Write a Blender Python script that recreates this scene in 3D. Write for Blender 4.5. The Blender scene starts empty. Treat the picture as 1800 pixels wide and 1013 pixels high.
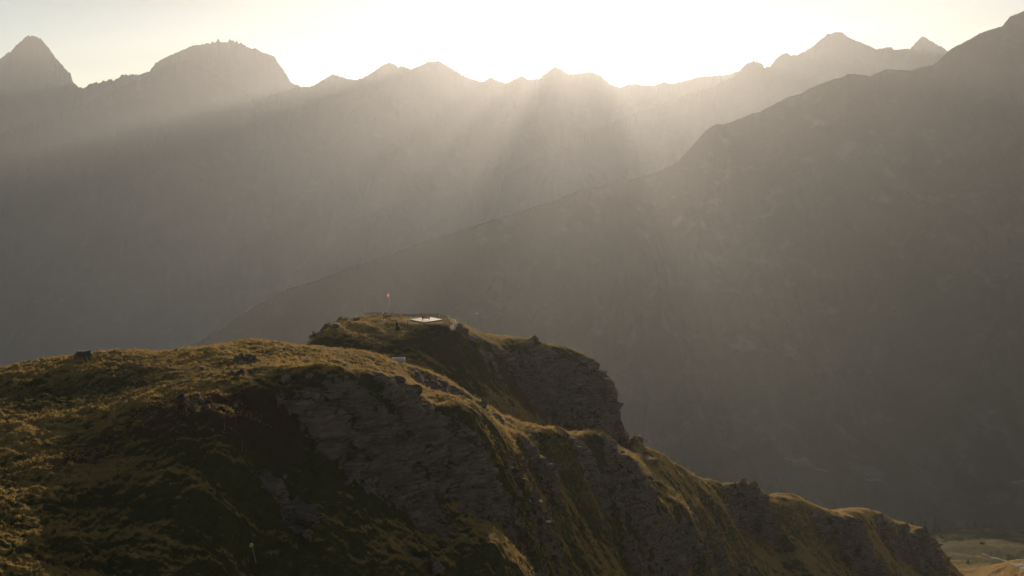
import bpy, bmesh, math, random
import numpy as np
from mathutils import Vector, Matrix
from mathutils.bvhtree import BVHTree
R = math.radians
random.seed(7); rng = np.random.default_rng(7)
S = bpy.context.scene
COL = S.collection

# ------------------------------------------------------------------ camera, sky, sun, exposure
F = 1500.0; PITCH = R(7.09); CZ = 1000.0
cam = bpy.data.objects.new('camera', bpy.data.cameras.new('camera')); COL.objects.link(cam)
cam.location = (0, 0, CZ); cam.rotation_euler = (R(90) - PITCH, 0, 0)
cam.data.sensor_width = 36; cam.data.lens = F / 1800 * 36
cam.data.clip_start = 0.5; cam.data.clip_end = 60000
S.camera = cam
SUN_EL, SUN_AZ = R(10.6), R(4.3)          # azimuth measured from +Y towards +X
HAZE_DENSITY, HAZE_G = 4.2e-5, 0.56
w = bpy.data.worlds.new('World'); S.world = w; w.use_nodes = True
nt = w.node_tree; nt.nodes.clear()
out = nt.nodes.new('ShaderNodeOutputWorld'); bg = nt.nodes.new('ShaderNodeBackground')
sky = nt.nodes.new('ShaderNodeTexSky'); sky.sky_type = 'NISHITA'; sky.sun_disc = False
sky.sun_elevation = SUN_EL; sky.sun_rotation = SUN_AZ
sky.altitude = 2200; sky.air_density = 1.0; sky.dust_density = 1.3; sky.ozone_density = 0.4
tc = nt.nodes.new('ShaderNodeTexCoord'); mpg = nt.nodes.new('ShaderNodeMapping'); mpg.inputs['Scale'].default_value = (1.4, 1.4, 15.0); mpg.inputs['Rotation'].default_value = (0, R(6), 0)
cn = nt.nodes.new('ShaderNodeTexNoise'); cn.inputs['Scale'].default_value = 2.1; cn.inputs['Detail'].default_value = 6; cn.inputs['Roughness'].default_value = .6
cr_ = nt.nodes.new('ShaderNodeValToRGB'); cr_.color_ramp.elements[0].position = .5; cr_.color_ramp.elements[0].color = (1, .865, .735, 1); cr_.color_ramp.elements[1].position = .74; cr_.color_ramp.elements[1].color = (.96, .78, .62, 1)
mu = nt.nodes.new('ShaderNodeMix'); mu.data_type = 'RGBA'; mu.blend_type = 'MULTIPLY'; mu.inputs[0].default_value = 1.0
nt.links.new(tc.outputs['Generated'], mpg.inputs['Vector']); nt.links.new(mpg.outputs[0], cn.inputs['Vector']); nt.links.new(cn.outputs['Fac'], cr_.inputs[0])
nt.links.new(sky.outputs[0], mu.inputs[6]); nt.links.new(cr_.outputs[0], mu.inputs[7]); nt.links.new(mu.outputs[2], bg.inputs[0]); bg.inputs[1].default_value = 0.08
nt.links.new(bg.outputs[0], out.inputs[0])
sl = bpy.data.lights.new('sun', 'SUN'); sl.energy = 5.0; sl.angle = R(0.53); sl.color = (1.0, 0.79, 0.57)
so = bpy.data.objects.new('sun', sl); COL.objects.link(so)
sd = Vector((math.sin(SUN_AZ) * math.cos(SUN_EL), math.cos(SUN_AZ) * math.cos(SUN_EL), math.sin(SUN_EL)))
so.rotation_euler = sd.to_track_quat('Z', 'Y').to_euler(); so.location = (0, 0, CZ + 50)
S.view_settings.view_transform = 'Standard'; S.view_settings.look = 'None'
S.view_settings.gamma = 1; S.view_settings.use_curve_mapping = False
S.view_settings.exposure = 0.53
S.cycles.use_denoising = True
S.cycles.volume_bounces = 1; S.cycles.max_bounces = 6; S.cycles.diffuse_bounces = 3
S.cycles.transparent_max_bounces = 8; S.cycles.sample_clamp_indirect = 4

# ------------------------------------------------------------------ helpers
cp, sp = math.cos(PITCH), math.sin(PITCH)
def at(px, py, Y):
    """point seen at pixel (px,py) of the 1800x1013 photograph at ground distance Y (relative to camera)"""
    a = (px - 900) / F; b = (506.5 - py) / F
    k = Y / (cp + b * sp)
    return np.array((a * k, Y, (-sp + b * cp) * k))
def W(p): return Vector((p[0], p[1], p[2] + CZ))

_perm = np.random.default_rng(3).permutation(1024).astype(np.int64)
def _h(*c):
    h = np.zeros_like(c[0])
    for v in c: h = _perm[(h + v) & 1023]
    return h
_ang = np.random.default_rng(5).uniform(0, 2 * math.pi, 1024)
_gx, _gy = np.cos(_ang), np.sin(_ang)
_g3 = np.random.default_rng(6).normal(size=(1024, 3)); _g3 /= np.linalg.norm(_g3, axis=1)[:, None]
def perlin2(x, y):
    xi = np.floor(x).astype(np.int64); yi = np.floor(y).astype(np.int64)
    xf = x - xi; yf = y - yi
    u = xf * xf * xf * (xf * (xf * 6 - 15) + 10); v = yf * yf * yf * (yf * (yf * 6 - 15) + 10)
    def g(i, j):
        h = _h(xi + i, yi + j); return _gx[h] * (xf - i) + _gy[h] * (yf - j)
    a = g(0, 0); b = g(1, 0); c = g(0, 1); d = g(1, 1)
    return 1.5 * ((a + (b - a) * u) + ((c + (d - c) * u) - (a + (b - a) * u)) * v)
def perlin3(x, y, z):
    xi = np.floor(x).astype(np.int64); yi = np.floor(y).astype(np.int64); zi = np.floor(z).astype(np.int64)
    xf = x - xi; yf = y - yi; zf = z - zi
    f = lambda t: t * t * t * (t * (t * 6 - 15) + 10)
    u, v, s = f(xf), f(yf), f(zf)
    def g(i, j, k):
        q = _g3[_h(xi + i, yi + j, zi + k)]
        return q[..., 0] * (xf - i) + q[..., 1] * (yf - j) + q[..., 2] * (zf - k)
    L = lambda a, b, t: a + (b - a) * t
    return 1.4 * L(L(L(g(0,0,0), g(1,0,0), u), L(g(0,1,0), g(1,1,0), u), v), L(L(g(0,0,1), g(1,0,1), u), L(g(0,1,1), g(1,1,1), u), v), s)
def fbm(x, y, n=5, gain=0.5, ridged=False, off=0.0):
    r = np.zeros_like(x); a = 1.0; t = 0.0
    for i in range(n):
        v = perlin2(x + off + 17.3 * i, y - off + 9.1 * i)
        if ridged: v = 1 - 2 * np.abs(v)
        r += a * v; t += a; a *= gain; x = x * 2.03; y = y * 2.03
    return r / t
def sstep(a, b, v):
    t = np.clip((v - a) / (b - a), 0, 1); return t * t * (3 - 2 * t)

def tag(o, label=None, cat=None, group=None, kind=None):
    if label: o['label'] = label
    if cat: o['category'] = cat
    if group: o['group'] = group
    if kind: o['kind'] = kind
    return o
def mesh_obj(name, verts, faces, m, parent=None, smooth=False):
    me = bpy.data.meshes.new(name); me.from_pydata([tuple(v) for v in verts], [], faces); me.update()
    if smooth: me.shade_smooth()
    o = bpy.data.objects.new(name, me); COL.objects.link(o)
    if m: me.materials.append(m)
    if parent: o.parent = parent
    return o
def grid_obj(name, X, Y, Z, m, smooth=True):
    """X,Y,Z 2-D arrays -> mesh object (fast path)"""
    nr, nc = X.shape; co = np.stack([X, Y, Z + CZ], -1).reshape(-1, 3).astype(np.float32)
    idx = np.arange(nr * nc).reshape(nr, nc)
    q = np.stack([idx[:-1, :-1], idx[:-1, 1:], idx[1:, 1:], idx[1:, :-1]], -1).reshape(-1, 4).astype(np.int32)
    me = bpy.data.meshes.new(name)
    me.vertices.add(len(co)); me.vertices.foreach_set('co', co.ravel())
    me.loops.add(q.size); me.loops.foreach_set('vertex_index', q.ravel())
    me.polygons.add(len(q)); me.polygons.foreach_set('loop_start', np.arange(0, q.size, 4, dtype=np.int32))
    try: me.polygons.foreach_set('loop_total', np.full(len(q), 4, dtype=np.int32))
    except Exception: pass
    me.update(calc_edges=True); me.validate()
    if smooth: me.shade_smooth()
    me.materials.append(m)
    o = bpy.data.objects.new(name, me); COL.objects.link(o)
    return o, q
def box(bm, c, s, rz=0.0, rx=0.0, ry=0.0, taper=1.0):
    M = Matrix.Translation(c) @ Matrix.Rotation(rz, 4, 'Z') @ Matrix.Rotation(rx, 4, 'X') @ Matrix.Rotation(ry, 4, 'Y')
    vs = []
    for sx, sy, sz in ((-1,-1,-1),(1,-1,-1),(1,1,-1),(-1,1,-1),(-1,-1,1),(1,-1,1),(1,1,1),(-1,1,1)):
        k = taper if sz > 0 else 1
        vs.append(bm.verts.new(M @ Vector((sx*s[0]/2*k, sy*s[1]/2*k, sz*s[2]/2))))
    for f in ((3,2,1,0),(4,5,6,7),(0,1,5,4),(1,2,6,5),(2,3,7,6),(3,0,4,7)): bm.faces.new([vs[i] for i in f])
def tube(bm, a, b, r0, r1=None, n=8):
    a = Vector(a); b = Vector(b); r1 = r0 if r1 is None else r1
    q = (b - a).to_track_quat('Z', 'Y'); A, B = [], []
    for i in range(n):
        d = q @ Vector((math.cos(2*math.pi*i/n), math.sin(2*math.pi*i/n), 0))
        A.append(bm.verts.new(a + d*r0)); B.append(bm.verts.new(b + d*r1))
    for i in range(n): bm.faces.new((A[i], A[(i+1)%n], B[(i+1)%n], B[i]))
    bm.faces.new(A[::-1]); bm.faces.new(B)
def bobj(name, bm, m, parent=None, loc=None, smooth=False):
    me = bpy.data.meshes.new(name); bm.normal_update(); bm.to_mesh(me); bm.free()
    if smooth: me.shade_smooth()
    me.materials.append(m); o = bpy.data.objects.new(name, me); COL.objects.link(o)
    if parent: o.parent = parent
    if loc is not None: o.location = loc
    return o
def empty(name, loc, rz=0):
    o = bpy.data.objects.new(name, None); COL.objects.link(o); o.location = loc; o.rotation_euler = (0, 0, rz)
    o.empty_display_size = 0.2; return o

# ------------------------------------------------------------------ materials
def new_mat(name):
    m = bpy.data.materials.new(name); m.use_nodes = True; t = m.node_tree
    return m, t, t.nodes['Principled BSDF'], t.nodes['Material Output']
def plain(name, col, rough=0.7, metal=0.0, var=0.25, scale=6.0, spec=0.3, trans=0.0):
    m, t, b, o = new_mat(name)
    n = t.nodes.new('ShaderNodeTexNoise'); n.inputs['Scale'].default_value = scale; n.inputs['Detail'].default_value = 6
    g = t.nodes.new('ShaderNodeTexCoord'); t.links.new(g.outputs['Object'], n.inputs['Vector'])
    r = t.nodes.new('ShaderNodeValToRGB')
    r.color_ramp.elements[0].position = 0.3; r.color_ramp.elements[1].position = 0.7
    r.color_ramp.elements[0].color = [c*(1-var) for c in col] + [1]; r.color_ramp.elements[1].color = [min(1, c*(1+var)) for c in col] + [1]
    t.links.new(n.outputs['Fac'], r.inputs[0]); t.links.new(r.outputs[0], b.inputs['Base Color'])
    b.inputs['Roughness'].default_value = rough; b.inputs['Metallic'].default_value = metal
    b.inputs['Specular IOR Level'].default_value = spec
    return m
def N(t, typ, **kw):
    n = t.nodes.new(typ)
    for k, v in kw.items(): setattr(n, k, v)
    return n
def mixc(t, fac, a, b):
    n = N(t, 'ShaderNodeMix', data_type='RGBA')
    if hasattr(fac, 'is_linked'): t.links.new(fac, n.inputs[0])
    else: n.inputs[0].default_value = fac
    for v, i in ((a, 6), (b, 7)):
        if hasattr(v, 'is_linked'): t.links.new(v, n.inputs[i])
        else: n.inputs[i].default_value = (*v, 1)
    return n.outputs[2]
def ramp(t, src, p0, p1, c0=(0,0,0), c1=(1,1,1)):
    r = N(t, 'ShaderNodeValToRGB'); t.links.new(src, r.inputs[0])
    r.color_ramp.elements[0].position = p0; r.color_ramp.elements[1].position = p1
    r.color_ramp.elements[0].color = (*c0, 1); r.color_ramp.elements[1].color = (*c1, 1)
    return r.outputs[0]
def noise(t, vec, scale, detail=6, rough=0.55, dist=0.0):
    n = N(t, 'ShaderNodeTexNoise'); n.inputs['Scale'].default_value = scale; n.inputs['Detail'].default_value = detail
    n.inputs['Roughness'].default_value = rough; n.inputs['Distortion'].default_value = dist
    t.links.new(vec, n.inputs['Vector']); return n.outputs['Fac']
def mth(t, op, a, b=0.5):
    n = N(t, 'ShaderNodeMath', operation=op)
    for v, i in ((a, 0), (b, 1)):
        if hasattr(v, 'is_linked'): t.links.new(v, n.inputs[i])
        else: n.inputs[i].default_value = v
    return n.outputs[0]

def hill_material():
    m, t, b, o = new_mat('alpine_ground')
    P = N(t, 'ShaderNodeNewGeometry').outputs['Position']
    A = lambda nm: N(t, 'ShaderNodeAttribute', attribute_name=nm).outputs['Fac']
    n1 = noise(t, P, 0.09, 6); n2 = noise(t, P, 0.9, 7, 0.65); n3 = noise(t, P, 5.0, 5, 0.7)
    dry = mixc(t, ramp(t, n2, .35, .65), (.145, .095, .030), (.270, .185, .066))
    green = mixc(t, ramp(t, n2, .35, .65), (.032, .033, .014), (.062, .056, .022))
    heath = mixc(t, ramp(t, n3, .35, .7), (.036, .025, .017), (.070, .042, .026))
    f_dry_lit = ramp(t, mth(t, 'ADD', A('dry'), mth(t, 'MULTIPLY', mth(t, 'SUBTRACT', mth(t, 'ADD', n1, n2), 1.0), .7)), .22, .72)  # dryness mixed with the shade painted into the dry attribute
    g = mixc(t, f_dry_lit, green, dry)
    f_h = ramp(t, mth(t, 'ADD', A('heath'), mth(t, 'MULTIPLY', mth(t, 'SUBTRACT', mth(t, 'ADD', n1, n2), 1.0), 1.1)), .45, .62)
    g = mixc(t, f_h, g, heath)
    # bedded rock
    mp = N(t, 'ShaderNodeMapping'); mp.inputs['Rotation'].default_value = (R(12), R(34), 0); mp.inputs['Scale'].default_value = (.25, .25, 2.2)
    t.links.new(P, mp.inputs['Vector'])
    nb = noise(t, mp.outputs[0], 0.8, 8, 0.68, 0.5)
    n4 = noise(t, P, 0.35, 6, 0.6)
    rock = mixc(t, ramp(t, nb, .3, .7), (.045, .037, .030), (.235, .190, .150))
    rock = mixc(t, mth(t, 'MULTIPLY', ramp(t, n4, .45, .7), .55), rock, (.085, .055, .038))
    rock = mixc(t, ramp(t, n3, .58, .75), rock, (.07, .066, .05))
    vo = N(t, 'ShaderNodeTexVoronoi', feature='DISTANCE_TO_EDGE'); vo.inputs['Scale'].default_value = .42
    mp2 = N(t, 'ShaderNodeMapping'); mp2.inputs['Rotation'].default_value = (R(12), R(34), R(20)); mp2.inputs['Scale'].default_value = (.8, 1.0, 2.0)
    ad = N(t, 'ShaderNodeVectorMath', operation='ADD'); nn = N(t, 'ShaderNodeTexNoise'); nn.inputs['Scale'].default_value = .5; nn.inputs['Detail'].default_value = 4; t.links.new(P, nn.inputs['Vector'])
    sc_ = N(t, 'ShaderNodeVectorMath', operation='SCALE'); sc_.inputs['Scale'].default_value = 2.2; t.links.new(nn.outputs['Color'], sc_.inputs[0])
    t.links.new(P, ad.inputs[0]); t.links.new(sc_.outputs[0], ad.inputs[1]); t.links.new(ad.outputs[0], mp2.inputs['Vector']); t.links.new(mp2.outputs[0], vo.inputs['Vector'])
    crack = ramp(t, mth(t, 'ADD', vo.outputs['Distance'], mth(t, 'MULTIPLY', mth(t, 'SUBTRACT', n4, .38), .8)), .0, .16)
    rock = mixc(t, crack, (.034, .028, .023), rock)
    fr = ramp(t, mth(t, 'ADD', A('rock'), mth(t, 'MULTIPLY', mth(t, 'SUBTRACT', mth(t, 'ADD', n2, n4), 1.0), 1.1)), .46, .56)
    c = mixc(t, fr, g, rock)
    t.links.new(c, b.inputs['Base Color']); b.inputs['Roughness'].default_value = 1.0; b.inputs['Specular IOR Level'].default_value = .02
    bp = N(t, 'ShaderNodeBump'); bp.inputs['Strength'].default_value = 0.9; bp.inputs['Distance'].default_value = 0.5
    t.links.new(mth(t, 'ADD', mth(t, 'MULTIPLY', n2, .8), mth(t, 'ADD', mth(t, 'MULTIPLY', nb, 1.0), mth(t, 'ADD', mth(t, 'MULTIPLY', n3, .25), mth(t, 'MULTIPLY', mth(t, 'MULTIPLY', crack, fr), .8)))), bp.inputs['Height'])
    t.links.new(bp.outputs[0], b.inputs['Normal'])
    return m
def mountain_material(name, c0, c1, c2, sc):
    m, t, b, o = new_mat(name)
    P = N(t, 'ShaderNodeNewGeometry'); X = P.outputs['Position']
    n1 = noise(t, X, sc, 9, .6); n2 = noise(t, X, sc * 6, 6, .65)
    c = mixc(t, ramp(t, n1, .35, .65), c0, c1)
    c = mixc(t, ramp(t, n2, .55, .75), c, c2)
    t.links.new(c, b.inputs['Base Color']); b.inputs['Roughness'].default_value = .95; b.inputs['Specular IOR Level'].default_value = .1
    bp = N(t, 'ShaderNodeBump'); bp.inputs['Strength'].default_value = .4; bp.inputs['Distance'].default_value = .06 / sc
    t.links.new(n2, bp.inputs['Height']); t.links.new(bp.outputs[0], b.inputs['Normal'])
    return m
def grass_material():
    m, t, b, o = new_mat('grass_blades')
    t.nodes.remove(b)
    P = N(t, 'ShaderNodeNewGeometry').outputs['Position']
    oi = N(t, 'ShaderNodeObjectInfo')
    n1 = noise(t, P, 0.09, 5); n2 = noise(t, P, 0.8, 5, .6)
    at_ = N(t, 'ShaderNodeAttribute', attribute_name='dry').outputs['Fac']  # dryness plus painted shade, same field as on the ground
    f = ramp(t, mth(t, 'ADD', at_, mth(t, 'MULTIPLY', mth(t, 'SUBTRACT', mth(t, 'ADD', n1, n2), 1.0), .7)), .22, .70)
    c = mixc(t, f, (.056, .058, .020), (.32, .225, .072))
    c = mixc(t, mth(t, 'MULTIPLY', N(t, 'ShaderNodeAttribute', attribute_name='rnd').outputs['Fac'], .35), c, (.10, .060, .028))
    d = N(t, 'ShaderNodeBsdfDiffuse'); tr = N(t, 'ShaderNodeBsdfTranslucent'); mx = N(t, 'ShaderNodeMixShader')
    t.links.new(c, d.inputs[0]); t.links.new(c, tr.inputs[0]); mx.inputs[0].default_value = .5
    t.links.new(d.outputs[0], mx.inputs[1]); t.links.new(tr.outputs[0], mx.inputs[2]); t.links.new(mx.outputs[0], o.inputs[0])
    return m
M_hill = hill_material()
M_far = mountain_material('far_rock', (.10, .10, .095), (.135, .13, .12), (.15, .145, .135), .0016)
M_near = mountain_material('near_slope', (.040, .044, .032), (.070, .066, .052), (.095, .09, .08), .0022)
M_valley = mountain_material('valley_grass', (.04, .05, .022), (.07, .07, .035), (.10, .09, .05), .004)
M_grass = grass_material()
M_wood = plain('weathered_wood', (.045, .035, .028), .8)
M_rail_lit = plain('sunlit_rail_wood', (.55, .50, .44), .45, var=.12)  # lighter copy of the fence wood, sun glint on the rails put into the colour
M_deck = plain('deck_boards', (.30, .235, .18), .6, var=.12, scale=2)
M_steel = plain('galvanised_steel', (.35, .35, .35), .4, .7, var=.1)
M_dark = plain('dark_stain', (.03, .026, .024), .7)
M_white = plain('white_paint', (.8, .8, .78), .4, var=.04)
M_red = plain('red_cloth', (.62, .03, .025), .8, var=.1)
M_yellow = plain('yellow_enamel', (.75, .60, .08), .4, var=.06)
M_conc = plain('pale_concrete', (.42, .42, .40), .85, var=.2, scale=3)
M_asph = plain('road_surface', (.11, .105, .10), .95, var=.15, scale=.5)
M_stone = plain('lichen_stone', (.115, .098, .08), .9, var=.5, scale=1.6)
M_bark = plain('bark', (.07, .05, .035), .9)
M_needle = plain('spruce_needles', (.030, .042, .018), .9, var=.4, scale=.6)
M_leaf = plain('shrub_leaves', (.060, .068, .024), .9, var=.4, scale=.6)

# ------------------------------------------------------------------ valley floor
g = mesh_obj('valley_floor', [(-10900, -1100, 0), (10900, -1100, 0), (10900, 10500, 0), (-10900, 10500, 0)], [(0, 1, 2, 3)], M_valley)
tag(g, 'dark flat valley floor far below the hill, running to the mountains', kind='structure')

# ------------------------------------------------------------------ mountain ranges
def mountain(name, label, prof, depth, foot, back, m, step=1.2, rough=1.0, crest_amp=1.0, seed=0.0, rows=130, spur=900.0, base=-1015):
    prof = np.array(prof, float)
    dx, dv = depth                                   # depth along the crest: px -> distance
    px = np.arange(prof[0, 0], prof[-1, 0], step); py = np.interp(px, prof[:, 0], prof[:, 1])
    D = np.interp(px, dx, dv)
    P = np.array([at(a, b, c) for a, b, c in zip(px, py, D)])
    u = P[:, 0] / P[:, 1]; zc = P[:, 2]
    k = D / F                                        # metres per photo pixel
    jag = k * crest_amp * 2.3 * (1.6 * fbm(px / 11, px * 0 + seed, 5, .75) + 3.0 * (np.abs(perlin2(px / 6.1, px * 0 + seed + 5)) - .25) * (.4 + np.clip(fbm(px / 60, px * 0 + seed + 9, 2), 0, 1) * 2) + 1.2 * perlin2(px / 2.9, px * 0 + seed + 3))
    t = np.concatenate([np.linspace(0, 1, rows) ** 0.8, 1 + np.linspace(0, 1, 26)[1:]])   # 0 foot, 1 crest, 2 back foot
    T, U = np.meshgrid(t, u, indexing='ij'); ker = np.exp(-(np.arange(-90, 91) / 36.0) ** 2); ker /= ker.sum(); zsm = np.convolve(np.pad(zc, 90, mode='edge'), ker, 'valid')
    wS = np.exp(-((1 - np.where(T <= 1, T, 2 - T)) * 8) ** 2); ZC = zc * wS + np.minimum(zsm, zc + 60) * (1 - wS); DD = np.broadcast_to(D, T.shape)
    JG = np.broadcast_to(jag, T.shape)
    FO = np.interp(px, dx, foot) if np.ndim(foot) else np.full_like(D, foot)
    FO = np.broadcast_to(FO, T.shape)
    Yg = np.where(T <= 1, FO + (DD - FO) * T, DD + (T - 1) * back)
    s = np.where(T <= 1, T, 2 - T)
    Z = base + (ZC - base) * (0.55 * s + 0.45 * s ** 2.2)
    X = U * Yg
    win = np.clip((1 - s) * 5.0, 0, 1) * np.clip(s * 4, 0, 1)
    wx = X + 300 * fbm(X / 1300, Yg / 1300, 3, off=seed + 3)
    rd = fbm(wx / spur, Yg / (spur * 2.0), 5, .5, True, off=seed)
    amp = (DD - FO) * 0.10 * rough
    Z = Z + win * amp * (rd - .35) + np.clip((1 - s) * 14, 0, 1) * amp * .05 * fbm(X / (spur * .2), Yg / (spur * .3), 2, .5, True, off=seed + 8)
    Z = Z + JG * np.exp(-((1 - s) * 22) ** 2)
    o, _ = grid_obj(name, X, Yg, Z, m)
    tag(o, label, kind='structure'); TOPS.append(float(Z.max())); return o
TOPS = []
R1 = [(-420,200),(-200,150),(-90,130),(0,103),(5,98),(18,92),(28,80),(42,68),(50,63),(62,64),(72,68),(80,78),(88,88),(98,102),(110,115),(124,130),(129,146),(138,152),(146,155),(158,148),(180,143),(205,140),(215,130),(222,133),(240,131),(262,127),(272,113),(285,105),(300,97),(318,89),(340,81),(358,77),(375,75),(385,70),(394,75),(404,70),(420,75),(434,82),(450,86),(465,94),(482,99),(490,112),(503,130),(510,143),(520,149),(535,153),(600,190),(760,300),(900,380)]
mountain('distant_peaks', 'steep tower peak and rounded dome peak on the far left skyline', R1, ([-420, 900], [6100, 6600]), 4900, 1500, M_far, seed=1.7, crest_amp=.7, spur=1200)
R2 = [(-420,300),(-150,262),(0,236),(90,205),(160,178),(240,140),(290,118),(330,103),(368,124),(410,152),(450,178),(482,168),(520,156),(550,151),(570,139),(585,130),(605,137),(625,141),(645,134),(665,120),(680,110),(692,112),(700,118),(706,116),(722,122),(735,117),(750,110),(770,107),(782,113),(796,122),(815,134),(830,139),(848,144),(863,136),(874,142),(888,146),(905,139),(917,133),(930,141),(948,138),(962,127),(975,117),(987,122),(1000,130),(1015,130),(1035,126),(1052,131),(1062,138),(1072,148),(1090,154),(1105,148),(1120,148),(1140,151),(1150,150),(1165,144),(1180,147),(1200,143),(1225,136),(1255,133),(1280,132),(1295,125),(1320,128),(1400,140),(1600,180),(1900,230),(2200,260)]
mountain('central_range', 'long jagged hazy range across the middle of the skyline below the sun', R2, ([-420, 200, 560, 1000, 2200], [5200, 5400, 6400, 7000, 7600]), 4100, 1900, M_far, seed=4.1, crest_amp=.55, spur=1000)
R3 = [(700,420),(850,330),(1000,250),(1100,205),(1165,183),(1215,163),(1240,158),(1262,147),(1290,135),(1302,122),(1312,112),(1325,107),(1335,111),(1345,119),(1354,117),(1362,106),(1375,94),(1384,93),(1390,98),(1402,96),(1412,92),(1420,86),(1432,79),(1447,66),(1455,60),(1463,58),(1470,56),(1482,58),(1490,65),(1505,72),(1522,78),(1540,87),(1555,85),(1566,82),(1572,88),(1590,87),(1600,86),(1612,73),(1622,63),(1635,71),(1650,80),(1668,90),(1720,118),(1800,140),(2000,110),(2250,150)]
mountain('right_back_range', 'pale pointed summits on the right skyline behind the dark slope', R3, ([700, 2250], [5900, 5900]), 4000, 1300, M_far, seed=8.3, crest_amp=.5, spur=800)
R4 = [(60,800),(150,730),(250,662),(330,612),(380,583),(420,556),(500,510),(560,492),(620,470),(700,440),(760,421),(820,402),(900,376),(960,357),(1020,335),(1060,326),(1100,319),(1150,304),(1180,290),(1195,280),(1212,262),(1238,233),(1248,224),(1258,219),(1275,218),(1300,209),(1322,200),(1335,197),(1360,184),(1385,171),(1410,164),(1420,157),(1445,147),(1465,139),(1480,137),(1490,130),(1505,131),(1530,134),(1545,127),(1560,122),(1600,124),(1615,119),(1640,114),(1650,106),(1662,95),(1675,84),(1690,77),(1705,69),(1722,59),(1745,51),(1762,46),(1770,36),(1776,28),(1790,24),(1800,20),(1860,-20),(1950,-40),(2100,-30),(2300,20)]
dark_slope = mountain('dark_mountain_slope', 'large dark mountain flank rising to the right behind the hill', R4, ([60, 330, 700, 1150, 1800, 2300], [2000, 2150, 2400, 2900, 3150, 3300]), [1150, 1150, 1200, 1350, 1400, 1400], 1500, M_near, seed=12.9, crest_amp=.35, spur=420, rows=220, step=1.6, rough=.8)

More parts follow.
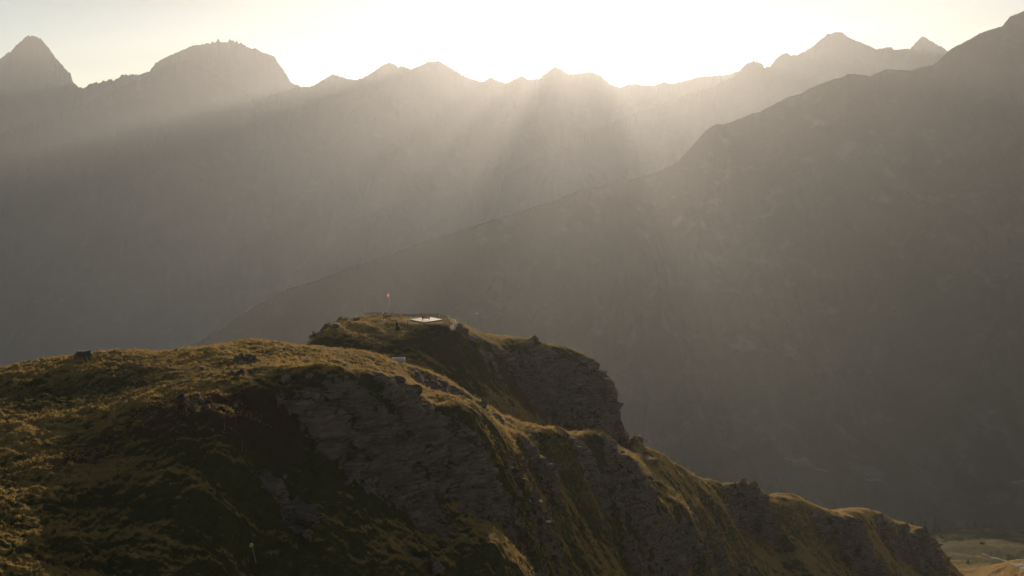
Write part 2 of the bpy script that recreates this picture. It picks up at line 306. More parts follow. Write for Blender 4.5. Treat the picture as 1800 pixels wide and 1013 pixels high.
# ------------------------------------------------------------------ the hill (camera side terrain)
C = []
p = lambda px, py, Y: C.append(at(px, py, Y))
def q(px, z, Y): C.append(np.array(((px - 900) / F * Y * 1.0, Y, z)))
for a in [(-250,1013,79),(-250,850,98),(-250,730,124),(-250,730,141),(-70,685,147),(0,1013,80),(0,900,94),(0,800,111),(0,705,136),(0,659,152),(70,641,156),
 (130,1013,83),(130,850,102),(130,720,128),(130,660,148),(135,625,162),(200,1013,86),(200,900,97),(200,760,118),(200,680,141),(215,615,165),
 (300,1013,87),(300,900,98),(300,800,110),(300,700,126),(290,655,144),(290,613,167),(370,606,171),(380,640,148),(380,668,133),
 (400,1013,93),(400,900,101),(400,800,111),(400,720,121),(450,598,176),(450,635,150),(450,662,134),(450,720,125),(450,800,116),(450,900,107),(450,1013,99),
 (530,603,178),(530,640,152),(530,678,131),(530,720,126),(530,800,120),(530,900,111),(530,1013,102),
 (600,617,174),(600,650,148),(600,688,131),(600,715,129.5),(600,760,126),(600,830,121),(600,900,114),(600,1013,105),
 (640,628,172),(655,662,150),(700,643,176),(700,675,152),(700,700,137),(700,725,135.5),(700,790,131),(700,870,125),(700,940,116),(700,1013,108),
 (760,702,150),(740,690,148),(800,716,147),(800,740,145.5),(800,800,140),(800,870,134),(800,935,124),(800,1013,115),
 (870,747,154),(880,775,152),(888,820,148),(885,880,140),(890,940,129),(890,1013,120),
 # rocky shoulder behind the plateau edge
 (706,641,180),(760,658,186),(800,680,188),(850,706,192),(900,746,193),(760,698,176),(820,718,178),(880,752,174),
 # saddle meadow
 (820,690,204),(850,712,204),(900,735,200),(905,757,188),(1000,765,212),(950,748,196),(1040,772,222),(950,715,246),(1050,755,252),(1000,738,250),(900,685,232),(850,660,220),(780,642,207),(700,637,197),(640,622,199),(560,606,206),
 # viewpoint knoll
 (620,560.5,243),(620,563,232),(590,568,231),(560,585,222),(541,602,212),(650,558,247),(650,560,235),(700,558.5,247),(700,560,236),(760,557.5,247),(735,558,247),(790,562,243),(700,572,224),(740,572,223),(760,561,236),(805,569,240),(840,580,244),(640,580,218),(700,600,212),(640,605,207),(780,600,218),(800,580,226),
 (850,586,250),(900,600,256),(950,606,264),(1000,614,272),(1050,642,277),(1066,664,277),(1090,674,277),(1090,690,271),(900,643,240),(850,620,230),(1000,680,260),(1050,700,268),(950,660,250),(1000,722,256),(1060,735,265),(1076,738,270),
 # second outcrop
 (930,772,173),(1000,783,191),(1080,792,206),(1122,818,213),(930,830,165),(1000,872,182),(1060,888,193),(1125,868,206),(935,900,152),(912,790,163),
 (1000,940,168),(1000,1013,156),(1100,930,198),(1100,1013,186),(940,1013,138),
 # descending spur: columns of (row, distance), near to far
 *[(c, r, d) for c, l in {
 1100:((1013,184),(930,196),(872,204),(806,210),(796,222),(773,264)), 1125:((872,206),(826,212),(812,226)), 1138:((852,217),(835,224),(798,270)),
 1150:((1013,202),(950,212),(880,222),(868,230),(835,245),(804,272)), 1180:((1013,214),(985,217),(908,224),(896,231),(870,241),(850,251),(822,277)),
 1215:((1013,226),(990,229),(916,236),(908,244),(886,254),(870,262),(835,284)), 1250:((1013,244),(921,257),(900,271),(862,284),(846,300)),
 1300:((1013,262),(947,274),(937,288),(925,293),(862,301),(857,308)), 1330:((1013,270),(976,279),(966,291),(930,298),(869,303),(865,311)), 1341:((905,300),(873,304)),
 1353:((1000,283),(975,294),(950,302),(903,314),(876,342)), 1400:((1013,285),(975,296),(962,306),(938,313),(900,321),(881,352)),
 1450:((1013,301),(1001,305),(986,314),(955,321),(904,333),(898,352)), 1500:((1013,318),(960,328),(915,338),(911,350)), 1513:((952,331),(919,339)),
 1527:((1013,330),(985,338),(956,346),(948,361),(942,366),(923,372)), 1560:((1013,350),(976,361),(968,376),(960,380),(927,387)),
 1600:((1013,373),(1001,379),(995,389),(984,393),(935,401),(933,408)), 1638:((1013,393),(996,401),(945,411)), 1652:((1013,409),(985,425),(959,442))}.items() for r, d in l],
 # far meadow
 (1680,1013,452),(1690,985,520),(1720,985,560),(1800,1013,535),(1800,990,600),(1900,1013,570),(1660,962,640),(1750,957,690),(1850,960,690),(1700,948,740),(1730,944,742),(1765,934,770),(1800,938,770),(1900,940,760),(1650,941,800)]: p(*a)
for a in [(0,-62,215),(0,-150,330),(0,-400,700),(-250,-70,215),(-250,-160,330),(-250,-400,700),(215,-58,215),(400,-62,235),(400,-160,340),(450,-400,700),(215,-150,330),
 (500,-52,215),(480,-80,250),(600,-62,285),(750,-64,290),(900,-88,298),(600,-160,380),(750,-170,390),(900,-180,390),(750,-420,720),(1000,-98,310),(1070,-104,306),
 (1098,-85,277),(1120,-103,297),(1050,-190,400),(1200,-150,330),(1340,-180,385),(1500,-225,470),(1640,-262,560),(1200,-430,740),(1500,-470,850),(1340,-300,560),
 (0,-800,1250),(450,-850,1250),(900,-880,1250),(1350,-760,1250),(1650,-520,1000),(1850,-500,1000),(1650,-800,1320),(1850,-800,1320),(-250,-800,1250),(2050,-800,1320),(2050,-340,800),(2050,-250,560),
 (1800,-215,460),(1900,-190,400),(1700,-200,400),(1500,-140,290),(1300,-115,225),(1100,-85,170),(900,-68,115),(700,-62,95),(500,-58,85),(300,-52,70),(100,-48,62),(-250,-46,55),(1800,-160,300),(1300,-105,150),(700,-80,50),(200,-60,42)]: q(*a)
C = np.array(C)
def tps_fit(uv, wv, lam=2e-6):
    n = len(uv); d = np.linalg.norm(uv[:, None] - uv[None], axis=2)
    K = np.where(d > 0, d * d * np.log(d + 1e-12), 0) + lam * np.eye(n)
    Pm = np.hstack([np.ones((n, 1)), uv]); A = np.zeros((n + 3, n + 3))
    A[:n, :n] = K; A[:n, n:] = Pm; A[n:, :n] = Pm.T
    return np.linalg.solve(A, np.concatenate([wv, np.zeros(3)]))
UV = np.stack([C[:, 0] / C[:, 1], np.log(C[:, 1])], 1)
coef = tps_fit(UV, C[:, 2] / C[:, 1])
def tps(u, v):
    r = coef[-3] + coef[-2] * u + coef[-1] * v
    for i in range(len(UV)):
        d2 = (u - UV[i, 0]) ** 2 + (v - UV[i, 1]) ** 2 + 1e-14
        r += coef[i] * 0.5 * d2 * np.log(d2)
    return r
NC = 960
u1 = np.concatenate([np.linspace(-.80, -.635, 22)[:-1], np.linspace(-.635, .635, NC - 42), np.linspace(.635, .80, 22)[1:]])
# rows crowd where the ground is near and steep
vc = np.linspace(math.log(44), math.log(1320), 400); uc = np.linspace(-.55, .6, 40)
VV, UU = np.meshgrid(vc, uc, indexing='ij'); wc = tps(UU, VV) * np.exp(VV)
gr = np.abs(np.gradient(wc, axis=0) / np.gradient(np.exp(VV), axis=0))
wt = np.clip(np.sqrt(1 + gr ** 2), 1, 2.6).mean(1) * np.interp(np.exp(vc), [44, 60, 75, 300, 460, 600, 1300], [.3, .8, 1.5, 1.5, .9, .35, .3])
cum = np.concatenate([[0], np.cumsum((wt[1:] + wt[:-1]) / 2)]); v1 = np.interp(np.linspace(0, cum[-1], 900), cum, vc)
V, U = np.meshgrid(v1, u1, indexing='ij'); Yh = np.exp(V); Xh = U * Yh
calm = np.exp(-(((Xh + 22) / 24) ** 2 + ((Yh - 238) / 13) ** 2) ** 2)
wk = (1 - calm) * (1 - sstep(430, 700, Yh)) * sstep(60, 80, Yh)
qx, qy = Xh / 8.5, Yh / 8.5
Uw = U + wk * (1.3 * (1 + .9 * sstep(200, 330, Yh)) * fbm(qx, qy, 5, .62, off=21.0)) / Yh
Vw = V + wk * (1.9 * (1 + .9 * sstep(200, 330, Yh)) * fbm(qx, qy, 5, .62, off=47.0)) / Yh
Wt = tps(Uw, Vw); Zh = Wt * Yh

def blob(px, py, Y, rx, ry, rot=0.0, pw=1.0):
    """soft elliptical patch on the ground round a place, radii in metres"""
    c = at(px, py, Y); dx = Xh - c[0]; dy = Yh - c[1]; cr, sr = math.cos(rot), math.sin(rot)
    e = ((dx * cr + dy * sr) / rx) ** 2 + ((-dx * sr + dy * cr) / ry) ** 2
    return np.exp(-e ** pw)
PXh = 900 + F * U
cut = sstep(1069, 1079, PXh + 5 * perlin2(Zh / 2.3, Yh / 3.0) ) * sstep(254, 262, Yh) * (1 - sstep(284, 302, Yh)) * (1 - sstep(1106, 1124, PXh))
Zh = Zh - 15 * cut
big = fbm(Xh / 38, Yh / 38, 4, .5, off=2.2)
mid = fbm(Xh / 9, Yh / 9, 4, .55, off=5.5)
rock = np.zeros_like(Zh)
# ribs and gullies on the steep right flank, running down towards lower right
rib_dir = R(-38); cr, sr = math.cos(rib_dir), math.sin(rib_dir)
al = Xh * cr + Yh * sr; ac = -Xh * sr + Yh * cr
ribs = fbm(ac / 17 + .9 * perlin2(Xh / 40, Yh / 40), al / 75, 4, .5, True, off=3.3)
right = sstep(.10, .22, U) * sstep(150, 190, Yh) * (1 - sstep(430, 620, Yh)) * (1 - sstep(.015, .05, Wt + .35 - .0) * 0)
Zh += right * (ribs - .2) * 2.2 * (1 - .55 * sstep(.25, .5, U)) * sstep(0, 1, np.clip((U - .1) * 9, 0, 1))
# painted-in exposures of bedrock (where the photo shows bare rock)
for a in [(600,760,126,9,5,-.35),(680,800,130,11,5,-.3),(760,830,138,12,6,-.35),(830,850,140,9,7,-.2),(540,705,128,5,3,0),(700,850,127,10,4,-.4),(640,715,131,8,3,0),(800,770,143,9,3,0),
          (490,850,113,5,1.6,-.6),(540,890,112,3,1.2,-.6),(520,915,109,3,1.0,-.6),(745,965,114,3.5,1.4,0),
          (1000,685,260,15,8,0),(920,650,243,12,5,.3),(1055,700,268,8,12,0),(860,640,230,6,3,0),(960,690,250,11,5,0),(1066,668,274,5,5,0),(820,610,230,5,3,0),
          (950,800,172,5,3,0),(1030,840,196,7,5,0),(1085,840,206,5,4,0),(1120,845,210,3,4,0),(1185,950,220,5,3.5,0),(1215,955,232,3,3,0),(1290,900,298,3.5,3.5,0),(1315,895,300,7,5,0),(1335,890,302,3,5,0),(1140,795,256,3,3,0),(1440,930,326,5,4,0),(1490,945,330,8,9,0),
          (760,680,180,6,5,-.4),(810,705,183,6,5,-.4),(860,730,184,5,5,0),(1512,935,335,4,6,0),(1570,945,385,9,6,0),(1610,965,397,10,8,0),(1638,975,404,5,7,0),
          (420,655,138,3,1.2,0),(470,645,146,2.4,1,0),(430,628,154,2.2,1.2,0),(610,662,142,3,1.2,0),(340,712,124,3,.8,0),(600,565,229,5,3,0),(560,588,220,4,3,0)]:
    rock = np.maximum(rock, 1.0 * blob(*a, pw=1.6))
zys = (np.gradient(Zh, axis=0) / np.gradient(Yh, axis=0))
# local relief
def slopes(Z):
    # gradient in polar grid -> world
    dYr = np.gradient(Yh, axis=0); Zr = np.gradient(Z, axis=0); Xr = np.gradient(Xh, axis=0)
    dXc = np.gradient(Xh, axis=1); Zc = np.gradient(Z, axis=1)
    zx = Zc / dXc; zy = (Zr - zx * Xr) / dYr
    return zx, zy
zx, zy = slopes(Zh); sl_ = np.hypot(zx, zy)
rock = np.maximum(rock, sstep(2.0, 3.0, sl_ + .5 * mid) * (Yh < 520))
rk = np.clip(rock + .9 * mid * sstep(0, .35, rock) - .05, 0, 1); rk = sstep(.3, .65, rk)
near = 1 - sstep(500, 900, Yh)
flat = blob(752, 562, 232, 6.5, 6.5, pw=2); flat2 = np.maximum(flat, .85 * blob(725, 562, 237, 20, 10, pw=3))
Zh += near * (1 - flat2) * (-.55 + 1.1 * big + .75 * mid * (1 - .4 * rk))
hum = fbm(Xh / 2.6, Yh / 2.1, 4, .6, off=7.7); hum2 = np.abs(perlin2(Xh / 1.1 + 3, Yh / 1.0))
Zh += (1 - sstep(250, 420, Yh)) * (1 - rk) * (1 - flat) * (.50 * hum + .26 * hum2) * (1 + .5 * sstep(-.42, -.52, U))
Zh += sstep(430, 560, Yh) * (7 * fbm(Xh / 90, Yh / 110, 5, .55, off=1.1) + 2.2 * np.abs(perlin2(Xh / 26, Yh / 34)) + 1.1 * fbm(Xh / 8, Yh / 9, 3, .6, off=15.0))
dk = at(749, 562, 232); fd = blob(749, 562, 232, 6.2, 6.8, pw=3)
Zh = Zh * (1 - fd) + (dk[2] - .22) * fd
# bedded, blocky rock pushed out along the slope
zx, zy = slopes(Zh); nl = np.sqrt(zx ** 2 + zy ** 2 + 1)
bed = (Zh + .55 * Xh - .15 * Yh) / 1.7 + 1.6 * fbm(Xh / 11, Yh / 11, 3, off=6.1)
led = bed - np.floor(bed); led = np.where(led < .75, led / .75, (1 - led) / .25)
blk = perlin3(Xh / 2.6, Yh / 2.6, Zh / 2.0); blk2 = perlin3(Xh / .95, Yh / .95, Zh / .8); blk3 = 1 - 2 * np.abs(perlin3(Xh / 6.5, Yh / 6.5, Zh / 5))
dsp = rk * (1.1 * (led - .5) + .9 * blk + .4 * blk2 + 1.15 * (blk3 - .3))
dist_k = (1 - sstep(430, 520, Yh)) * (1 + 1.0 * sstep(190, 320, Yh))
Xh2 = Xh - zx / nl * dsp * 1.25 * dist_k; Yh2 = Yh - zy / nl * dsp * 1.25 * dist_k; Zh2 = Zh + dsp * (1 / nl) * dist_k
hill, quads = grid_obj('grassy_hill', Xh2, Yh2, Zh2, M_hill)
tag(hill, 'rocky alpine hill with dry golden grass, dropping away to the right', kind='structure')
# ground cover fields; dry also carries some painted shade
dry = .72 + .25 * big - .55 * sstep(.08, .35, zys)  # slopes turned from the sun go greener and darker, shade put into the colour
dry = dry + .18 * sstep(.0, .3, U) - .68 * sstep(430, 560, Yh) * (1 + 1.5 * big) - .35 * blob(200, 680, 140, 26, 9) - .25 * sstep(.06, .2, -U) * sstep(110, 80, Yh) * 0  # the blob paints the shade of the left hollow as greener, darker grass
_fm = sstep(430, 540, Yh); dry = dry * (1 - _fm) + np.minimum(dry, .24 + .45 * np.clip(fbm(Xh / 60, Yh / 50, 3, off=31.0), -.2, .6)) * _fm
heath = .36 * blob(350, 720, 121, 16, 9) + .36 * blob(500, 700, 126, 12, 6) + .45 * blob(650, 740, 130, 14, 5) + .3 * blob(750, 610, 212, 25, 8) + .3 * blob(200, 800, 110, 20, 20) + .1
for nm, arr in (('rock', rock), ('dry', dry), ('heath', heath)):
    a = hill.data.attributes.new(nm, 'FLOAT', 'POINT'); a.data.foreach_set('value', arr.ravel().astype(np.float32))
co = np.empty(len(hill.data.vertices) * 3, np.float32); hill.data.vertices.foreach_get('co', co); co = co.reshape(-1, 3)
bvh = BVHTree.FromPolygons([tuple(c) for c in co.tolist()], quads.tolist())
def hit(px, py):
    d = at(px, py, 100.0); h = bvh.ray_cast(Vector((0, 0, CZ)), Vector(d).normalized()); return h[0]
def ground(x, y):
    h = bvh.ray_cast(Vector((x, y, CZ + 50)), Vector((0, 0, -1))); return h[0].z if h[0] else CZ - 40
def gat(px, Y, py=560):
    v = at(px, py, Y); return Vector((v[0], v[1], ground(v[0], v[1])))

# grass tussocks: real blades, one object
def scatter_grass(target=165000, nb=5):
    yf = Yh.ravel(); uf = U.ravel(); df = dry.ravel()
    dens = np.clip(.30 + 1.3 * fbm(Xh / 3.2, Yh / 3.2, 3, .6, off=4.4).ravel() + .3 * df, .03, 1)
    ok = (rk.ravel() < .4) & (yf > 60) & (yf < 600) & (np.abs(uf) < .66) & (fd.ravel() < .35)
    pr = np.where(ok, dens, 0); pr *= target / pr.sum()
    ii = np.nonzero(rng.random(len(yf)) < pr)[0]; n = len(ii)
    base = co[ii] + np.stack([rng.normal(0, .15, n), rng.normal(0, .15, n), np.full(n, -.05)], 1)
    sc = rng.uniform(.4, 1.0, n) * (.35 + .5 * dens[ii]) * np.clip(yf[ii] / 130, .8, 1.5)
    V = np.empty((n, nb, 3, 3), np.float32)
    for k in range(nb):
        a = rng.uniform(0, 6.283, n); d = rng.uniform(0, .28, n) * sc; b = rng.uniform(0, 6.283, n)
        hh = sc * rng.uniform(.5, 1.0, n) * .75; wd = .045 * (.6 + sc); ln = hh * rng.uniform(.1, .6, n)
        cx = base[:, 0] + np.cos(a) * d; cy = base[:, 1] + np.sin(a) * d
        V[:, k, 0] = np.stack([cx - np.cos(b) * wd, cy - np.sin(b) * wd, base[:, 2]], 1)
        V[:, k, 1] = np.stack([cx + np.cos(b) * wd, cy + np.sin(b) * wd, base[:, 2]], 1)
        V[:, k, 2] = np.stack([cx + np.cos(a) * ln, cy + np.sin(a) * ln, base[:, 2] + hh], 1)
    nt_ = n * nb; me = bpy.data.meshes.new('grass')
    me.vertices.add(nt_ * 3); me.vertices.foreach_set('co', V.ravel())
    me.loops.add(nt_ * 3); me.loops.foreach_set('vertex_index', np.arange(nt_ * 3, dtype=np.int32))
    me.polygons.add(nt_); me.polygons.foreach_set('loop_start', np.arange(0, nt_ * 3, 3, dtype=np.int32))
    me.update(calc_edges=True)
    for nm, v in (('dry', df[ii]), ('rnd', rng.random(n))):
        a = me.attributes.new(nm, 'FLOAT', 'POINT'); a.data.foreach_set('value', np.repeat(v, nb * 3).astype(np.float32))
    me.materials.append(M_grass)
    o = bpy.data.objects.new('grass', me); COL.objects.link(o)
    tag(o, 'golden and green tussock grass covering the hill', 'grass', kind='stuff')
scatter_grass()

# ------------------------------------------------------------------ loose rocks
def boulder_mesh(name, sx, sy, sz, seed, flat=.7):
    bm = bmesh.new(); bmesh.ops.create_icosphere(bm, subdivisions=3, radius=1)
    c = np.array([v.co[:] for v in bm.verts])
    n = .30 * perlin3(c[:, 0]*1.1 + seed, c[:, 1]*1.1, c[:, 2]*1.3) + .14 * perlin3(c[:, 0]*2.9 + seed, c[:, 1]*2.9, c[:, 2]*3.4)
    for v, k in zip(bm.verts, n):
        v.co *= 1 + k
        v.co = Vector((np.sign(v.co.x)*abs(v.co.x)**.85*sx/2, np.sign(v.co.y)*abs(v.co.y)**.85*sy/2, min(v.co.z, flat + .1*k)*sz/2))
    return bm
def boulder(px, py, w_, h_, label, mat_=None, rz=0.0, name='boulder', group='loose rocks lying on the grassy hill', Y=None):
    h = gat(px, Y, py) if Y else hit(px, py)
    if h is None: print('no hit', px, py); return
    d = h.y; s_ = d / F
    o = bobj(name, boulder_mesh(name, w_*s_, w_*s_*.8, 2.0*h_*s_, px*.37, .86), mat_ or M_stone, loc=h + Vector((0, 0, h_*s_*.25)), smooth=False)
    o.rotation_euler = (0, 0, rz); tag(o, label, 'rock', group)
boulder(146, 619, 31, 11, 'dark green flat-topped boulder standing on the left skyline of the hill', rz=.1, Y=160, mat_=plain('dark_moss_rock', (.035, .042, .03), .95, var=.5, scale=1.5))
for a in ((418,630,13,5,'dark angular rock in the lit grass below the highest point of the left crest'),
          (440,633,8,4,'small dark rock just right of the angular rock below the left crest'),
          (355,650,14,5,'low grey rock on the shaded grass left of the bright plateau'),
          (372,659,9,4,'small grey rock below the low grey rock on the shaded grass'),
          (503,668,22,7,'grey rock at the lip of the plateau above the upper left end of the cliff'),
          (545,662,16,5,'flat grey stone in the grass just above the middle of the cliff edge'),
          (570,657,9,3,'narrow grey stone behind the flat stone above the cliff edge'),
          (331,716,10,5,'pale rock on the dark heather slope beside the short stake'),
          (345,711,9,3,'pale flat rock uphill of the stake on the dark heather slope'),
          (347,724,8,2.5,'thin pale slab lying below the pale rocks on the dark heather slope'),
          (378,715,9,4,'pale grey rock right of the slab on the dark heather slope'),
          (414,714,9,4,'pale grey rock furthest right of the row on the dark heather slope'),
          (690,762,14,4,'pale slab jutting from the brown upper part of the cliff'),
          (712,766,10,3,'short pale slab beside the jutting slab on the brown cliff'),
          (964,741,8,3,'dark rock in the bright saddle meadow below the far cliff'),
          (985,749,8,2.5,'second dark rock lower down in the bright saddle meadow'),
          (1388,891,5,2.5,'small pale rock on the bright meadow of the descending spur'),
          (560,590,14,6,'grey rock on the left shoulder of the viewpoint knoll'),
          (590,574,16,5,'long grey rock near the top left of the viewpoint knoll'),
          (627,562,13,4,'rounded dark rock on the skyline left of the viewpoint fence'),
          (683,557,14,4,'dark rocky hump below the foot of the flagpole'),
          (975,840,16,12,'pale leaning slab at the foot of the second rock outcrop'),
          (1150,850,9,5,'dark block at the nose of the second rock outcrop'),
          (265,735,7,2.5,'small flat stone on the shaded slope left of the stakes'),
          (205,768,7,2.5,'small flat stone low on the shaded slope near the lit grass'),
          (500,840,9,5,'pale stone at the upper end of the light rock streak on the dark slope')):
    boulder(a[0], a[1], a[2], a[3], a[4], rz=random.uniform(0, 3))
# rocks breaking the skyline just right of the knoll
for px_, Y_, w_, h_, lb in ((1088,268,9,6,'dark knobbly rock on the skyline at the foot of the knoll cliff'), (1106,268,12,6,'largest dark rock on the skyline between the knoll and the spur'), (1124,270,11,5,'dark rock on the skyline at the lower end of the row below the knoll')):
    boulder(px_, 0 or 780, w_, h_, lb, Y=Y_, group='dark rocks in a row below the knoll cliff')

# ------------------------------------------------------------------ viewpoint
deck_c = gat(749, 232, 562); zD = dk[2] + CZ
def vp(px, Y): v = at(px, 560, Y); return v[0], v[1]
def viewpoint():
    t = empty('viewing_deck', (deck_c.x, deck_c.y, zD)); tag(t, 'pale diamond-shaped wooden deck on the summit of the knoll under the bench', 'deck')
    c = math.sqrt(.5); hx, hy = 4.45, 5.0         # half diagonals of the diamond
    n = 22
    for i in range(n):                              # boards run parallel to one edge
        a = (i + .06) / n; b = (i + .94) / n
        A = Vector((-hx, 0, 0)); B = Vector((0, -hy, 0)); D = Vector((0, hy, 0))
        q0 = A.lerp(B, a); q1 = A.lerp(B, b); e = D - A
        vs = [q0, q1, q1 + e, q0 + e]
        bm = bmesh.new(); lo = [bm.verts.new(v) for v in vs]; up = [bm.verts.new(v + Vector((0, 0, .05))) for v in vs]
        bm.faces.new(up); bm.faces.new(lo[::-1])
        for k in range(4): bm.faces.new((lo[k], lo[(k+1) % 4], up[(k+1) % 4], up[k]))
        bobj('board', bm, M_deck, t)
    bm = bmesh.new()
    P4 = [Vector((-hx, 0, 0)), Vector((0, -hy, 0)), Vector((hx, 0, 0)), Vector((0, hy, 0))]
    for k in range(4):
        a, b = P4[k] * .985, P4[(k+1) % 4] * .985; m = (a + b) / 2; box(bm, (m.x, m.y, -.125), ((b-a).length, .1, .24), math.atan2((b-a).y, (b-a).x))
    bobj('frame', bm, M_wood, t)
    return t
viewpoint()
def bench(loc, rz):
    t = empty('park_bench', loc, rz); tag(t, 'wooden bench with backrest seen from behind on the pale deck', 'bench')
    for k in range(4):
        bm = bmesh.new(); box(bm, (0, -.02 + .13 * k, .47), (2.2, .11, .045)); bobj('seat_slat', bm, M_wood, t)
    for k in range(3):
        bm = bmesh.new(); box(bm, (0, -.14 - .03 * k, .62 + .16 * k), (2.2, .035, .13), rx=.18); bobj('back_slat', bm, M_wood, t)
    for sx in (-.92, .92):
        bm = bmesh.new(); tube(bm, (sx, .36, 0), (sx, .36, .45), .05); bobj('leg', bm, M_dark, t)
        bm = bmesh.new(); tube(bm, (sx, -.16, 0), (sx, -.1, .45), .05); tube(bm, (sx, -.1, .45), (sx, -.24, 1.02), .045); bobj('leg', bm, M_dark, t)
        bm = bmesh.new(); box(bm, (sx, .13, .42), (.07, .52, .06)); bobj('bracket', bm, M_dark, t)
bx_, by_ = vp(748.5, 230.5)
bench((bx_, by_, zD + .05), 0)
M_jacket = plain('dark_jacket', (.030, .030, .034), .85); M_trs = plain('dark_trousers', (.025, .026, .032), .85)
M_skin = plain('skin', (.42, .27, .20), .6, var=.05); M_hair = plain('brown_hair', (.035, .022, .014), .7)
def skinned(name, pts, edges, rad, m, parent, sub=2):
    me = bpy.data.meshes.new(name); me.from_pydata(pts, edges, []); o = bpy.data.objects.new(name, me); COL.objects.link(o)
    md = o.modifiers.new('skin', 'SKIN'); md.use_smooth_shade = True
    sv = me.skin_vertices[0].data if me.skin_vertices else None
    if sv is None:
        bm = bmesh.new(); bm.from_mesh(me); bm.verts.layers.skin.verify(); bm.to_mesh(me); bm.free(); sv = me.skin_vertices[0].data
    for i, r_ in enumerate(rad): sv[i].radius = (r_, r_) if not isinstance(r_, tuple) else r_
    sv[0].use_root = True
    s2 = o.modifiers.new('sub', 'SUBSURF'); s2.levels = s2.render_levels = sub
    me.materials.append(m); o.parent = parent; return o
def person(loc):
    # sitting on the left end of the bench, back to the camera, leaning slightly forward to the view
    t = empty('person', loc); tag(t, 'person in dark clothes sitting hunched on the left end of the bench, back turned', 'person')
    P = [(0,.10,.56),(0,.08,.72),(0,.10,.90),(0,.15,1.06),(0,.18,1.15),(0,.20,1.25),(0,.22,1.36),          # 0-6 spine, neck, head
         (-.10,.12,.55),(-.13,.55,.53),(-.14,.60,.10),(-.14,.72,.05), (.10,.12,.55),(.14,.56,.53),(.17,.58,.10),(.17,.70,.05),   # legs
         (-.19,.14,1.06),(-.27,.22,.82),(-.16,.46,.66),(-.13,.53,.62), (.19,.14,1.06),(.28,.20,.80),(.18,.45,.66),(.14,.53,.62)]
    E = [(0,1),(1,2),(2,3),(3,4),(4,5),(5,6),(0,7),(7,8),(8,9),(9,10),(0,11),(11,12),(12,13),(13,14),(3,15),(15,16),(16,17),(17,18),(3,19),(19,20),(20,21),(21,22)]
    rd = [.15,.15,.16,.14,.065,.085,.09,.095,.07,.05,.045,.095,.07,.05,.045,.07,.052,.042,.03,.07,.052,.042,.03]
    skinned('body', P, E, rd, M_jacket, t)
    bm = bmesh.new(); bmesh.ops.create_uvsphere(bm, u_segments=16, v_segments=10, radius=.115)
    for v in bm.verts: v.co = Vector((v.co.x * .92, v.co.y * 1.05 + .205, v.co.z * 1.08 + 1.37)) if v.co.z > -.06 else Vector((v.co.x*.8, v.co.y*.8 + .17, v.co.z + 1.34))
    bobj('hair', bm, M_hair, t, smooth=True)
    for sx in (-1, 1):
        for k in range(5):
            bm = bmesh.new(); a = Vector((sx*(.135 - .016*k), .55, .615)); b = a + Vector((-.004*sx, .045, -.012)); c_ = b + Vector((-.004*sx, .02 - .006*(k == 4), -.035))
            tube(bm, a, b, .009, .008, 6); tube(bm, b, c_, .008, .006, 6); bobj('finger', bm, M_skin, t)
person((bx_ - .78, by_, zD + .05))
# post and rail fence, 3 rails
def fence(name, label, pts, mat_, thin=1.0, h=1.12, rails=(.42, .76, 1.10), post=(.18, .18)):
    t = empty(name, (pts[0][0], pts[0][1], ground(pts[0][0], pts[0][1]))); tag(t, label, 'fence')
    g3 = []
    for x, y in pts:
        z = ground(x, y); g3.append(Vector((x, y, z)) - t.location)
    for i, v in enumerate(g3):
        bm = bmesh.new(); box(bm, (v.x, v.y, v.z + h/2 - .15), (post[0]*thin, post[1]*thin, h + .3)); bobj('post', bm, mat_, t)
    for a, b in zip(g3[:-1], g3[1:]):
        for r_ in rails:
            d = b - a; m = (a + b) / 2; bm = bmesh.new(); M0 = bm
            yaw = math.atan2(d.y, d.x); pitch = math.atan2(d.z, math.hypot(d.x, d.y))
            box(bm, (m.x - math.sin(yaw)*-.08, m.y - math.cos(yaw)*.08, m.z + r_), (d.length, .06, .17*thin), yaw, 0, -pitch)
            bobj('rail', bm, mat_, t)
    return t
back = [vp(p_, 244 - .0*(p_ - 640)) for p_ in (641, 653, 665, 677, 689, 700, 712, 726, 741, 756, 769)]
fence('wooden_fence', 'dark grey three-rail timber fence along the back of the viewpoint', back, M_wood)
side = [vp(*a) for a in ((769.8, 243.6), (775, 240.5), (780.5, 237), (786, 233.5), (790.5, 230))]
fence('wooden_fence', 'short dark timber fence between the long fence and the pale handrails', side, M_wood)
loop_ = [vp(*a) for a in ((792.5, 232), (796, 236), (800, 235.5), (803.5, 232.5), (803.5, 229.5), (800.5, 227.5), (797.5, 225.8), (794.5, 224.4))]
fence('handrail', 'pale sunlit handrail curving down the steps at the right end of the viewpoint', loop_, M_rail_lit, .55)
loop2 = [vp(*a) for a in ((799.5, 230), (797, 228), (794.5, 226.3), (792, 225))]
fence('handrail', 'short inner pale handrail beside the steps at the right end of the viewpoint', loop2, M_rail_lit, .55)
for o_ in bpy.data.objects:
    if o_.get('category') == 'fence': o_['group'] = 'fences round the viewpoint'
